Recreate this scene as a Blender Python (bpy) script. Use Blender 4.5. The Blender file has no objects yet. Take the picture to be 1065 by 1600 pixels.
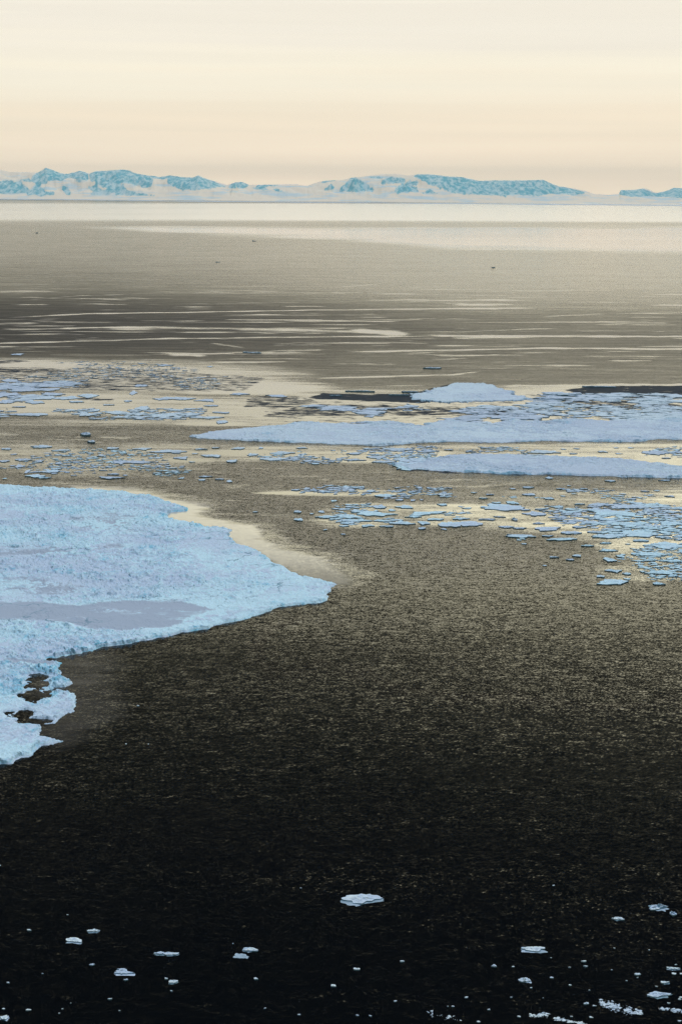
import bpy, math, random
import numpy as np
from mathutils import Matrix, Vector
R = math.radians
S = bpy.context.scene
COL = S.collection
# ------------------------------------------------------------------ camera
H = 300.0                      # flying height, metres
W0, H0 = 1065.0, 1600.0
F = H0 * 50.0 / 36.0
PITCH = math.atan((800 - 301) / F)
ROLL = R(-0.47)
cam_d = bpy.data.cameras.new("camera")
cam_d.sensor_fit = 'VERTICAL'; cam_d.sensor_height = 36; cam_d.lens = 50
cam_d.clip_start = 1; cam_d.clip_end = 400000
cam = bpy.data.objects.new("camera", cam_d)
COL.objects.link(cam)
M = Matrix.Translation((0, 0, H)) @ Matrix.Rotation(math.pi/2 - PITCH, 4, 'X') @ Matrix.Rotation(-ROLL, 4, 'Z')
cam.matrix_world = M
S.camera = cam
RM = np.array(M.to_3x3())

# ------------------------------------------------------------------ light
SUN_EL, SUN_AZ = R(58), R(14)          # azimuth clockwise from +Y
wd = bpy.data.worlds.new("World"); S.world = wd; wd.use_nodes = True
nt = wd.node_tree; nt.nodes.clear()
def N(t, typ, **kw):
    n = t.nodes.new(typ)
    for k, v in kw.items():
        if k in n.inputs.keys() if isinstance(k, str) else False: n.inputs[k].default_value = v
        else: setattr(n, k, v)
    return n
def math_(t, op, a, b=None, c=None, clamp=False):
    n = t.nodes.new('ShaderNodeMath'); n.operation = op; n.use_clamp = clamp
    for i, v in enumerate((a, b, c)):
        if v is None: continue
        if isinstance(v, (int, float)): n.inputs[i].default_value = v
        else: t.links.new(v, n.inputs[i])
    return n.outputs[0]
def maprange(t, v, a, b, c=0.0, d=1.0, smooth=True):
    n = t.nodes.new('ShaderNodeMapRange'); n.interpolation_type = 'SMOOTHSTEP' if smooth else 'LINEAR'
    t.links.new(v, n.inputs[0])
    for i, x in enumerate((a, b, c, d)): n.inputs[i+1].default_value = x
    return n.outputs[0]
def mixc(t, f, a, b):
    n = t.nodes.new('ShaderNodeMix'); n.data_type = 'RGBA'
    for sock, v in ((n.inputs[0], f), (n.inputs[6], a), (n.inputs[7], b)):
        if isinstance(v, (int, float)): sock.default_value = v
        elif isinstance(v, tuple): sock.default_value = (*v, 1) if len(v) == 3 else v
        else: t.links.new(v, sock)
    return n.outputs[2]
L = nt.links.new
tc = N(nt, 'ShaderNodeTexCoord')
sep = N(nt, 'ShaderNodeSeparateXYZ'); L(tc.outputs['Generated'], sep.inputs[0])
elev = math_(nt, 'DIVIDE', math_(nt, 'ARCSINE', sep.outputs[2]), R(90))      # 0..1 = horizon..zenith
# bands of thin cloud: the elevation is wobbled a little by long streaky noise
mp = N(nt, 'ShaderNodeMapping'); mp.inputs['Scale'].default_value = (1.3, 1.3, 48.0)
L(tc.outputs['Generated'], mp.inputs[0])
cn = N(nt, 'ShaderNodeTexNoise'); cn.inputs['Scale'].default_value = 1.0; cn.inputs['Detail'].default_value = 3
L(mp.outputs[0], cn.inputs['Vector'])
wob = math_(nt, 'MULTIPLY', math_(nt, 'SUBTRACT', cn.outputs[0], 0.5), 0.05)
e2 = math_(nt, 'ADD', elev, wob)
ramp = N(nt, 'ShaderNodeValToRGB'); L(e2, ramp.inputs[0])
K = 11.0     # world strength is 0.1
def E(deg): return deg / 90.0
SKY = [(-3, (1.2, .98, .73)), (0.3, (1.2, .98, .73)), (1.2, (1.06, .89, .68)), (2.6, (.92, .80, .62)), (4.6, (.93, .86, .70)),
       (6.1, (.87, .81, .69)), (7.2, (.87, .815, .70)), (8.2, (1.25, 1.17, .90)), (9.5, (1.2, 1.12, .82)), (11, (1.35, 1.26, .90)), (12.2, (2.0, 1.86, 1.30)), (13.8, (2.0, 1.86, 1.30)), (14.9, (.54, .505, .35)), (17.0, (.235, .220, .150)),
       (21, (.125, .118, .082)), (28, (.026, .026, .025)), (40, (.008, .010, .014)), (60, (.012, .024, .04)), (72, (.62, .98, 1.5)), (90, (.75, 1.18, 1.8))]  # above the view: belt, dark gap and bright zenith shaped for their light
els = ramp.color_ramp.elements
els[0].position = 0; els[1].position = 1
for i, (d, c) in enumerate(SKY):
    p = max(0, E(d))
    el = els[0] if i == 0 else (els[len(els)-1] if i == len(SKY)-1 else els.new(p))
    el.position = p; el.color = (c[0], c[1], c[2], 1)
# glow belt added above the view to brighten the water, strongest to the right
azc = math_(nt, 'ADD', math_(nt, 'MULTIPLY', sep.outputs[0], math.sin(R(20))), math_(nt, 'MULTIPLY', sep.outputs[1], math.cos(R(20))))
glow = maprange(nt, azc, 0.84, 1.0, 0.50, 1.22)
glow_up = maprange(nt, elev, E(7), E(12), 0.0, 1.0)
glow_dn = maprange(nt, elev, E(30), E(45), 1.0, 0.0)
gf = math_(nt, 'MULTIPLY', glow_up, glow_dn)
gl = math_(nt, 'ADD', math_(nt, 'MULTIPLY', math_(nt, 'SUBTRACT', glow, 1.0), gf), 1.0)
cb = N(nt, 'ShaderNodeTexNoise'); cb.inputs['Scale'].default_value = 1.0; cb.inputs['Detail'].default_value = 4
mpb = N(nt, 'ShaderNodeMapping'); mpb.inputs['Scale'].default_value = (2.2, 2.2, 95.0); mpb.inputs['Location'].default_value = (4, 2, 1)
L(tc.outputs['Generated'], mpb.inputs[0]); L(mpb.outputs[0], cb.inputs['Vector'])
gl = math_(nt, 'MULTIPLY', gl, maprange(nt, cb.outputs[0], 0.3, 0.7, 0.982, 1.014))
vm = N(nt, 'ShaderNodeVectorMath', operation='SCALE'); L(ramp.outputs[0], vm.inputs[0]); L(math_(nt, 'MULTIPLY', gl, K), vm.inputs['Scale'])
sky = N(nt, 'ShaderNodeTexSky', sky_type='NISHITA'); sky.sun_disc = False
sky.sun_elevation = SUN_EL; sky.sun_rotation = SUN_AZ; sky.altitude = 300
mx = mixc(nt, 0.94, sky.outputs[0], vm.outputs[0])
mx2 = mixc(nt, maprange(nt, elev, E(20), E(62), 1.0, 0.985), sky.outputs[0], vm.outputs[0])
bg = N(nt, 'ShaderNodeBackground'); bg.inputs[1].default_value = 0.1
L(mx2, bg.inputs[0])
out = N(nt, 'ShaderNodeOutputWorld'); L(bg.outputs[0], out.inputs[0])

sd = bpy.data.lights.new("sun", 'SUN'); sd.energy = 2.1; sd.angle = R(10); sd.color = (1.0, 0.93, 0.83)
so = bpy.data.objects.new("sun", sd); COL.objects.link(so)
dirv = Vector((math.sin(SUN_AZ)*math.cos(SUN_EL), math.cos(SUN_AZ)*math.cos(SUN_EL), math.sin(SUN_EL)))
so.rotation_euler = dirv.to_track_quat('Z', 'Y').to_euler()
so.location = (0, 0, 900)
S.view_settings.view_transform = 'Standard'; S.view_settings.look = 'None'
S.view_settings.exposure = 0.0; S.view_settings.gamma = 1.0
S.cycles.use_denoising = True; S.cycles.denoiser = 'OPENIMAGEDENOISE'; S.cycles.denoising_input_passes = 'RGB_ALBEDO_NORMAL'; S.cycles.denoising_prefilter = 'NONE'
S.cycles.max_bounces = 4; S.cycles.volume_bounces = 0; S.cycles.sample_clamp_indirect = 4
S.cycles.volume_step_rate = 10; S.cycles.volume_max_steps = 8

# ------------------------------------------------------------------ helpers
def ground(px, py, z=0.0):
    """where the line of sight through a point of the picture meets height z"""
    px = np.asarray(px, float); py = np.asarray(py, float)
    d = np.stack([(px - W0/2), -(py - H0/2), -F*np.ones_like(px)], -1) @ RM.T
    t = (z - H) / d[..., 2]
    return d[..., 0]*t, d[..., 1]*t
def slant(px, py):
    x, y = ground(px, py); return np.sqrt(x*x + y*y + H*H)
def hash2(ix, iy, seed):
    h = (ix.astype(np.int64)*374761393 + iy.astype(np.int64)*668265263 + seed*1442695041) & 0xffffffff
    h = ((h ^ (h >> 13)) * 1274126177) & 0xffffffff
    h = ((h ^ (h >> 16)) * 2246822519) & 0xffffffff
    return ((h ^ (h >> 15)) & 0xffffff) / float(0xffffff)
def vnoise(x, y, seed=0):
    ix = np.floor(x); iy = np.floor(y); fx = x-ix; fy = y-iy
    fx = fx*fx*(3-2*fx); fy = fy*fy*(3-2*fy)
    a = hash2(ix, iy, seed); b = hash2(ix+1, iy, seed); c = hash2(ix, iy+1, seed); d = hash2(ix+1, iy+1, seed)
    return a*(1-fx)*(1-fy)+b*fx*(1-fy)+c*(1-fx)*fy+d*fx*fy
def fbm(x, y, seed=0, o=4, g=0.5):
    s = 0; a = 1; t = 0
    c, sn = math.cos(0.6), math.sin(0.6)
    for i in range(o):
        s = s + a*vnoise(x, y, seed+i*17); t += a; a *= g
        x, y = (x*c - y*sn)*2.03 + 11.3, (x*sn + y*c)*2.03 + 5.7
    return s/t
def sstep(x, a, b):
    t = np.clip((x-a)/(b-a), 0, 1); return t*t*(3-2*t)
def inside(px, py, poly):
    r = np.zeros(px.shape, bool); n = len(poly); j = n-1
    for i in range(n):
        xi, yi = poly[i]; xj, yj = poly[j]
        if yi != yj:
            r ^= ((yi > py) != (yj > py)) & (px < (xj-xi)*(py-yi)/(yj-yi)+xi)
        j = i
    return r
def sdist(x, y, poly):
    """signed distance to a polygon, positive inside"""
    d = np.full(x.shape, 1e18); n = len(poly)
    for i in range(n):
        ax, ay = poly[i-1]; bx, by = poly[i]
        ex, ey = bx-ax, by-ay; l2 = ex*ex+ey*ey+1e-9
        t = np.clip(((x-ax)*ex+(y-ay)*ey)/l2, 0, 1)
        d = np.minimum(d, (x-ax-t*ex)**2+(y-ay-t*ey)**2)
    d = np.sqrt(d)
    return np.where(inside(x, y, poly), d, -d)
def world_poly(pts):
    a = np.array(pts, float); x, y = ground(a[:, 0], a[:, 1]); return list(zip(x.tolist(), y.tolist()))
def mesh_np(name, v, faces, mat, smooth=False, attrs=None):
    """faces: (n,4) or (n,3) array, or list of index lists"""
    me = bpy.data.meshes.new(name)
    v = np.asarray(v, np.float32)
    me.vertices.add(len(v)); me.vertices.foreach_set('co', v.ravel())
    if isinstance(faces, np.ndarray):
        tot = np.full(len(faces), faces.shape[1], np.int32); idx = faces.ravel().astype(np.int32)
    else:
        tot = np.array([len(f) for f in faces], np.int32); idx = np.array([i for f in faces for i in f], np.int32)
    me.loops.add(len(idx)); me.loops.foreach_set('vertex_index', idx)
    me.polygons.add(len(tot))
    st = np.concatenate([[0], np.cumsum(tot)[:-1]]).astype(np.int32)
    me.polygons.foreach_set('loop_start', st); me.polygons.foreach_set('loop_total', tot)
    me.polygons.foreach_set('use_smooth', np.full(len(tot), smooth, bool))
    me.update(calc_edges=True)
    for k, a in (attrs or {}).items():
        at = me.attributes.new(k, 'FLOAT', 'POINT'); at.data.foreach_set('value', np.asarray(a, np.float32).ravel())
    me.materials.append(mat)
    return me
def link(name, me, parent=None):
    o = bpy.data.objects.new(name, me); COL.objects.link(o)
    if parent: o.parent = parent
    return o
def tag(o, label=None, cat=None, group=None, kind=None):
    for k, v in (('label', label), ('category', cat), ('group', group), ('kind', kind)):
        if v: o[k] = v
    return o
def grid_faces(nr, nc, keep=None):
    i = np.arange(nr*nc).reshape(nr, nc)
    q = np.stack([i[:-1, :-1], i[1:, :-1], i[1:, 1:], i[:-1, 1:]], -1).reshape(-1, 4)
    return q if keep is None else q[keep[q].any(1)]
def compact(v, f, attrs):
    used = np.unique(f); mp_ = np.full(len(v), -1); mp_[used] = np.arange(len(used))
    return v[used], mp_[f], {k: a.ravel()[used] for k, a in attrs.items()}
def material(name):
    m = bpy.data.materials.new(name); m.use_nodes = True; m.node_tree.nodes.clear(); return m, m.node_tree
def noise(t, vec, scale, detail=2, rough=0.5, col=False):
    n = t.nodes.new('ShaderNodeTexNoise'); n.inputs['Scale'].default_value = scale
    n.inputs['Detail'].default_value = detail; n.inputs['Roughness'].default_value = rough
    t.links.new(vec, n.inputs['Vector']); return n.outputs[1 if col else 0]
def mapping(t, vec, scale, rot=0, loc=(0, 0, 0)):
    n = t.nodes.new('ShaderNodeMapping'); n.inputs['Scale'].default_value = scale
    n.inputs['Rotation'].default_value = (0, 0, rot); n.inputs['Location'].default_value = loc
    t.links.new(vec, n.inputs[0]); return n.outputs[0]
def attr(t, name):
    n = t.nodes.new('ShaderNodeAttribute'); n.attribute_name = name; return n.outputs['Fac']
def bsdf(t, **kw):
    n = t.nodes.new('ShaderNodeBsdfPrincipled')
    for k, v in kw.items():
        s = n.inputs[k.replace('_', ' ')]
        if isinstance(v, (int, float)): s.default_value = v
        elif isinstance(v, tuple): s.default_value = (*v, 1)
        else: t.links.new(v, s)
    return n

# ------------------------------------------------------------------ materials
def make_water():
    m, t = material("sea_water")
    geo = t.nodes.new('ShaderNodeNewGeometry'); P = geo.outputs['Position']
    calm = attr(t, 'calm'); amp = attr(t, 'chop'); dark = attr(t, 'dark')
    # long wind streaks running across the water, fine ones and broad ones
    st1 = noise(t, mapping(t, P, (1/260., 1/26., 1), R(2)), 1, 4, 0.6)
    st2 = noise(t, mapping(t, P, (1/60., 1/9., 1), R(-3)), 1, 3, 0.6)
    s = math_(t, 'ADD', math_(t, 'MULTIPLY', math_(t, 'SUBTRACT', st1, 0.5), 1.5), math_(t, 'MULTIPLY', math_(t, 'SUBTRACT', st2, 0.5), 0.9))
    gate = math_(t, 'MULTIPLY', math_(t, 'SUBTRACT', 1.0, calm), calm)
    cm = maprange(t, math_(t, 'ADD', calm, math_(t, 'MULTIPLY', s, math_(t, 'ADD', 0.15, math_(t, 'MULTIPLY', gate, 2.6)))), 0.22, 0.80)
    big = noise(t, mapping(t, P, (1/900., 1/160., 1), R(1), (3.1, 7.7, 0)), 1, 3, 0.55)
    ampn = math_(t, 'MULTIPLY', amp, math_(t, 'ADD', 1.0, math_(t, 'MULTIPLY', s, 0.55)))
    ampn = math_(t, 'MULTIPLY', ampn, math_(t, 'ADD', 0.45, math_(t, 'MULTIPLY', big, 1.1)))
    a = math_(t, 'MULTIPLY', ampn, math_(t, 'SUBTRACT', 1.0, math_(t, 'MULTIPLY', cm, 0.93)))
    # wavelets: two random slope fields
    n1 = noise(t, mapping(t, P, (0.74, 1.30, 1), R(14)), 1, 4, 0.62, True)
    n2 = noise(t, mapping(t, P, (0.16, 0.36, 1), R(-8)), 1, 2, 0.5, True)
    def slope(c, k):
        v = t.nodes.new('ShaderNodeVectorMath'); v.operation = 'SUBTRACT'; t.links.new(c, v.inputs[0]); v.inputs[1].default_value = (.5, .5, .5)
        w = t.nodes.new('ShaderNodeVectorMath'); w.operation = 'MULTIPLY'; t.links.new(v.outputs[0], w.inputs[0]); w.inputs[1].default_value = (k*0.7, k, 0)
        return w.outputs[0]
    ad = t.nodes.new('ShaderNodeVectorMath'); ad.operation = 'ADD'; t.links.new(slope(n1, 1.0), ad.inputs[0]); t.links.new(slope(n2, 0.30), ad.inputs[1])
    sc = t.nodes.new('ShaderNodeVectorMath'); sc.operation = 'SCALE'; t.links.new(ad.outputs[0], sc.inputs[0]); t.links.new(a, sc.inputs['Scale'])
    up = t.nodes.new('ShaderNodeVectorMath'); up.operation = 'ADD'; t.links.new(sc.outputs[0], up.inputs[0]); up.inputs[1].default_value = (0, 0, 1)
    nn = t.nodes.new('ShaderNodeVectorMath'); nn.operation = 'NORMALIZE'; t.links.new(up.outputs[0], nn.inputs[0])
    ior = math_(t, 'ADD', 1.33, math_(t, 'MAXIMUM', math_(t, 'MULTIPLY', cm, 1.7), math_(t, 'MULTIPLY', attr(t, 'film'), 1.6)))
    rough = math_(t, 'ADD', math_(t, 'ADD', 0.05, math_(t, 'MULTIPLY', a, 0.03)), math_(t, 'MULTIPLY', math_(t, 'MULTIPLY', attr(t, 'wind'), math_(t, 'ADD', 1.0, math_(t, 'MULTIPLY', s, 0.8))), math_(t, 'SUBTRACT', 1.0, math_(t, 'MULTIPLY', cm, .9))))
    b = bsdf(t, Base_Color=mixc(t, math_(t, 'MAXIMUM', attr(t, 'film'), math_(t, 'MULTIPLY', cm, 0.13)), (0.0012, 0.0022, 0.0035), (0.98, 0.93, 0.83)), Roughness=rough, IOR=ior, Normal=nn.outputs[0])  # pale colour painted in for sun glare and the sheen of slicks
    # dark new ice: a dull skin that hardly mirrors the low sky
    d = bsdf(t, Base_Color=(0.022, 0.034, 0.050), Roughness=0.55, IOR=1.06, Normal=nn.outputs[0])
    dn = noise(t, mapping(t, P, (1/26., 1/12., 1)), 1, 4, 0.7)
    dm = maprange(t, math_(t, 'ADD', dark, math_(t, 'MULTIPLY', math_(t, 'SUBTRACT', dn, 0.5), 1.9)), 0.36, 0.70)
    dm = math_(t, 'MULTIPLY', dm, maprange(t, dark, 0.02, 0.2))
    mxs = t.nodes.new('ShaderNodeMixShader'); t.links.new(dm, mxs.inputs[0]); t.links.new(b.outputs[0], mxs.inputs[1]); t.links.new(d.outputs[0], mxs.inputs[2])
    o = t.nodes.new('ShaderNodeOutputMaterial'); t.links.new(mxs.outputs[0], o.inputs[0])
    return m
def make_ice(name, white=(0.56, 0.81, 0.95), blue=(0.14, 0.54, 0.76), grey=(0.36, 0.45, 0.58), scale=1.0, crack=0.75, blueness=0.5, lilac=(0.52, 0.66, 0.84)):
    m, t = material(name)
    geo = t.nodes.new('ShaderNodeNewGeometry'); P = geo.outputs['Position']
    sepn = t.nodes.new('ShaderNodeSeparateXYZ'); t.links.new(geo.outputs['True Normal'], sepn.inputs[0])
    a = noise(t, mapping(t, P, (0.05*scale, 0.035*scale, 0.05)), 1, 6, 0.68)
    b_ = noise(t, mapping(t, P, (0.35*scale, 0.16*scale, 0.4), R(5)), 1, 5, 0.7)
    rdg = attr(t, 'ridge')
    fb = maprange(t, math_(t, 'ADD', math_(t, 'ADD', math_(t, 'MULTIPLY', a, 0.6), math_(t, 'MULTIPLY', b_, 0.4)), math_(t, 'MULTIPLY', rdg, 0.12)), 0.66-0.1*blueness, 0.80)
    big = noise(t, mapping(t, P, (1/150.*scale, 1/70.*scale, 1)), 1, 5, 0.6)
    wh2 = mixc(t, maprange(t, big, 0.40, 0.58), white, lilac)
    clus = maprange(t, noise(t, mapping(t, P, (1/75.*scale, 1/45.*scale, 1), 0.1, (9, 3, 0)), 1, 4, 0.6), 0.40, 0.60, 0.12, 1.0)
    c = mixc(t, math_(t, 'MULTIPLY', math_(t, 'MULTIPLY', fb, clus), 0.92), wh2, blue)
    # fine mottling of wind packed snow
    mo = maprange(t, noise(t, mapping(t, P, (0.9*scale, 0.35*scale, 1)), 1, 4, 0.7), 0.3, 0.7, 0.86, 1.06)
    vmul = t.nodes.new('ShaderNodeVectorMath'); vmul.operation = 'SCALE'; t.links.new(c, vmul.inputs[0]); t.links.new(mo, vmul.inputs['Scale'])
    gy = attr(t, 'young')
    gn = noise(t, mapping(t, P, (1/90., 1/25., 1)), 1, 4, 0.6)
    gm = maprange(t, math_(t, 'ADD', gy, math_(t, 'MULTIPLY', math_(t, 'SUBTRACT', gn, 0.5), 2.2)), 0.35, 0.72)
    c2 = mixc(t, gm, vmul.outputs[0], grey)
    # cracks filled with dark refrozen water
    vz = t.nodes.new('ShaderNodeTexVoronoi'); vz.feature = 'DISTANCE_TO_EDGE'
    wv = t.nodes.new('ShaderNodeVectorMath'); wv.operation = 'ADD'
    nz = noise(t, mapping(t, P, (1/25., 1/25., 1/25.)), 1, 4, 0.6, True)
    t.links.new(nz, wv.inputs[0]); t.links.new(mapping(t, P, (1/38.*scale, 1/30.*scale, 0)), wv.inputs[1])
    t.links.new(wv.outputs[0], vz.inputs['Vector']); vz.inputs['Scale'].default_value = 1
    ck = maprange(t, vz.outputs['Distance'], 0.004, 0.03, 1, 0)
    ckm = maprange(t, noise(t, mapping(t, P, (1/120., 1/60., 1)), 1, 3), 0.5, 0.62)
    ck = math_(t, 'MULTIPLY', math_(t, 'MULTIPLY', ck, ckm), crack)
    c3 = mixc(t, ck, c2, (0.10, 0.24, 0.34))
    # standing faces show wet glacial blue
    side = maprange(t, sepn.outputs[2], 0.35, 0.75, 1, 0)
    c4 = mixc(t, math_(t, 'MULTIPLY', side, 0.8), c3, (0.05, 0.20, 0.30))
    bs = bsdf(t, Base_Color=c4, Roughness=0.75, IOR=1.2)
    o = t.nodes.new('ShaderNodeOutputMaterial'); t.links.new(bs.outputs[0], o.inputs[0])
    return m
def make_mountain():
    m, t = material("mountain_rock_and_snow")
    geo = t.nodes.new('ShaderNodeNewGeometry'); P = geo.outputs['Position']
    rk = attr(t, 'rock')
    n = noise(t, mapping(t, P, (1/420., 1/1500., 1/420.)), 1, 6, 0.65)
    f = maprange(t, math_(t, 'ADD', rk, math_(t, 'MULTIPLY', math_(t, 'SUBTRACT', n, 0.5), 1.7)), 0.34, 0.64)
    n2 = noise(t, mapping(t, P, (1/150., 1/600., 1/600.)), 1, 5, 0.7)
    rockc = mixc(t, maprange(t, n2, 0.42, 0.60), (0.12, 0.50, 0.62), (0.62, 0.82, 0.86))  # blue of haze and shade painted into the rock colour
    c = mixc(t, f, mixc(t, maprange(t, noise(t, mapping(t, P, (1/1500., 1/2500., 1/160.)), 1, 5, 0.6), 0.48, 0.66), (0.98, 0.90, 0.76), (0.66, 0.82, 0.88)), rockc)
    bs = bsdf(t, Base_Color=c, Roughness=0.9, IOR=1.1)
    o = t.nodes.new('ShaderNodeOutputMaterial'); t.links.new(bs.outputs[0], o.inputs[0])
    return m
def make_plain(name, col, col2, sc):
    m, t = material(name)
    geo = t.nodes.new('ShaderNodeNewGeometry')
    n = noise(t, mapping(t, geo.outputs['Position'], (sc, sc, sc)), 1, 4, 0.6)
    bs = bsdf(t, Base_Color=mixc(t, maprange(t, n, 0.35, 0.65), col, col2), Roughness=0.8, IOR=1.1)
    o = t.nodes.new('ShaderNodeOutputMaterial'); t.links.new(bs.outputs[0], o.inputs[0])
    return m
WATER = make_water()
ICE = make_ice("pack_ice")
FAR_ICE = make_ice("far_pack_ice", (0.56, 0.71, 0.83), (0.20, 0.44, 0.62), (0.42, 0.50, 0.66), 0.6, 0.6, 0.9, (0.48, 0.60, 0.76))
BIT_ICE = make_ice("growler_ice", (0.74, 0.88, 0.94), (0.30, 0.66, 0.82), (0.4, 0.5, 0.6), 3.0, 0.15, 0.6)
WET_ICE = make_ice("awash_ice", (0.20, 0.32, 0.40), (0.10, 0.26, 0.34), (0.4, 0.5, 0.6), 2.0, 0.2, 0.6)
MOUNT = make_mountain()
BERG = make_plain("dark_berg_ice", (0.12, 0.24, 0.32), (0.30, 0.44, 0.52), 1/200.)  # dark blue-grey ice of the far bergs
SHELF = make_plain("shelf_snow", (0.84, 0.76, 0.66), (0.72, 0.72, 0.68), 1/2500.)

# ------------------------------------------------------------------ the sea
BIG = [(-420, 742), (-200, 752), (0, 758), (60, 761), (130, 764), (190, 768), (205, 771), (237, 777), (263, 785), (291, 794), (288, 798), (268, 799), (259, 806), (273, 811),
       (294, 816), (321, 823), (363, 828), (358, 837), (368, 848), (389, 856), (407, 863), (421, 876), (442, 883), (455, 892), (473, 899), (505, 907), (526, 913), (518, 921),
       (507, 928), (509, 937), (499, 942), (473, 944), (436, 948), (415, 957), (389, 966), (342, 977), (279, 991), (226, 1002), (194, 1008), (158, 1014), (142, 1018),
       (123, 1022), (108, 1024), (89, 1028), (105, 1032), (97, 1036), (87, 1045), (92, 1054), (105, 1061), (110, 1068), (102, 1073), (81, 1074), (95, 1080), (116, 1084),
       (120, 1094), (120, 1112), (102, 1115), (92, 1123), (84, 1130), (63, 1131), (62, 1140), (66, 1147), (85, 1158), (63, 1166), (53, 1175), (26, 1183), (16, 1190),
       (0, 1193), (-70, 1208), (-200, 1232), (-420, 1262)]
def pw(x, xs, ys): return np.interp(x, xs, ys)
STREAKS = [  # polyline, half width (px), strength
    ([(0, 472), (125, 462), (265, 457), (400, 452)], 1.0, .42), ([(0, 497), (140, 490), (350, 487), (533, 484), (853, 481)], 1.0, .9),
    ([(-80, 508), (90, 505)], 1.6, .7), ([(0, 515), (200, 511), (533, 516)], 1.3, .8), ([(350, 515), (533, 517), (640, 519)], 2.6, .75),
    ([(533, 513), (600, 519), (650, 523)], 4.2, 1.), ([(640, 524), (828, 525), (1200, 526)], 1.4, 1.), ([(640, 521), (833, 514), (900, 512)], .9, .6),
    ([(-60, 538), (266, 529), (533, 526), (680, 525)], 1.1, .9), ([(320, 535), (395, 545)], 2.0, .7), ([(400, 549), (533, 545)], 1.6, .6),
    ([(533, 550), (723, 546), (883, 544), (1200, 546)], 1.4, .95), ([(600, 554), (740, 548)], .9, .6), ([(255, 553), (330, 556)], 2.6, .8),
    ([(280, 567), (470, 565)], 1.6, .8), ([(470, 592), (533, 590), (708, 585), (763, 578)], 1.3, .9), ([(758, 571), (948, 571)], 1.0, .75),
    ([(833, 574), (905, 572)], 1.4, .5), ([(953, 490), (1200, 488)], 1.1, .7), ([(833, 495), (960, 490)], .9, .6), ([(500, 500), (803, 500)], .8, .5),
    ([(500, 451), (608, 442)], 1.2, .5), ([(683, 474), (733, 474)], .8, .5), ([(0, 524), (120, 520)], .8, .5), ([(900, 508), (1065, 505)], 1.0, .5),
    ([(-50, 545), (180, 540)], 1.6, .45), ([(230, 476), (520, 471)], .8, .45), ([(640, 466), (900, 464)], .8, .4), ([(700, 531), (870, 531)], .8, .4),
    ([(150, 676), (300, 673)], 1.0, .55), ([(560, 577), (700, 574)], .8, .35),
    ([(540, 605), (700, 601)], 1.2, .5), ([(760, 603), (1200, 601)], 2.0, 1.0),
    ([(20, 672), (48, 672)], .8, .6), ([(60, 681), (150, 684)], .8, .5), ([(140, 690), (250, 680)], .7, .4)]
BLOBS = [  # cx, cy, rx, ry, strength : calm patches
    (180, 590, 320, 30, .72), (380, 606, 160, 14, .78), (60, 575, 180, 18, .70), (130, 632, 260, 22, .70), (330, 640, 200, 20, .68), (430, 608, 60, 6, .8),
    (60, 715, 160, 26, .60), (230, 715, 150, 22, .56), (120, 735, 150, 12, .55), (250, 700, 120, 10, .55),
    (430, 708, 160, 14, .60), (560, 712, 150, 14, .66), (640, 708, 90, 12, .70), (780, 702, 170, 10, .60), (960, 705, 200, 16, .60), (1080, 712, 120, 22, .8),
    (960, 722, 180, 7, .95), (560, 770, 160, 7, .62), (455, 770, 60, 3, .8), (720, 775, 160, 14, .42), (900, 778, 240, 16, .50), (620, 800, 140, 22, .55),
    (560, 812, 90, 16, .62), (720, 805, 130, 22, .62), (840, 812, 140, 24, .62), (960, 820, 150, 30, .66), (1030, 850, 110, 40, .68), (1000, 895, 90, 16, .52),
    (1080, 800, 120, 50, .6), (1055, 735, 60, 4, .8), (550, 766, 70, 3, .7),
    (500, 660, 700, 8, .55), (600, 640, 330, 34, .74), (900, 632, 330, 32, .76), (730, 655, 360, 12, .8),
    (330, 662, 80, 5, .8)]
LEE = [(120, 762), (210, 768), (262, 780), (315, 792), (300, 804), (350, 815), (395, 822), (405, 840), (425, 852), (462, 862), (500, 872), (520, 886), (545, 900), (548, 912), (520, 914),
       (470, 900), (440, 885), (400, 864), (366, 850), (350, 830), (300, 820), (262, 812), (250, 802), (262, 790), (190, 772)]
LEE2 = [(95, 1020), (135, 1020), (150, 1045), (140, 1070), (150, 1100), (135, 1125), (100, 1145), (80, 1160), (60, 1150), (60, 1020)]
DARKS = [([(-200, 572), (200, 575), (420, 590), (380, 612), (200, 612), (-200, 600)], .50), ([(-400, 311.2-3), (532, 313), (1465, 321), (1465, 322.4), (532, 314.2), (-400, 309)], .9), ([(-400, 307), (300, 315.6), (700, 317.4), (1465, 324), (1465, 325.2), (700, 318.6), (300, 316.6), (-400, 308)], .7),
         ([(480, 622), (505, 614), (560, 616), (640, 615), (700, 601), (725, 602), (680, 608), (640, 620), (690, 626), (660, 630), (560, 626), (500, 624)], .9),
         ([(385, 622), (420, 616), (480, 621), (500, 628), (440, 640), (380, 636)], .56),
         ([(880, 609), (930, 603), (1300, 602), (1300, 624), (980, 622), (900, 615)], .86),
         ([(-200, 562), (20, 562), (55, 564), (0, 569), (-200, 570)], .62), ([(-60, 574), (60, 576), (110, 580), (60, 584), (-60, 580)], .64),
         ([(100, 601), (190, 600), (235, 604), (170, 608), (100, 606)], .60), ([(0, 604), (90, 601), (100, 607), (0, 610)], .6),
         ([(140, 584), (260, 590), (300, 602), (240, 604), (180, 592)], .56),
         ([(110, 620), (180, 623), (180, 627), (120, 625)], .62),
         ([(620, 728), (700, 736), (730, 741), (640, 737)], .7), ([(820, 616), (980, 622), (1200, 650), (900, 640)], .62),
         ([(480, 630), (700, 636), (880, 640), (880, 650), (600, 650), (400, 652)], .60), ([(380, 626), (1460, 626), (1460, 660), (450, 664)], .36)]
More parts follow.
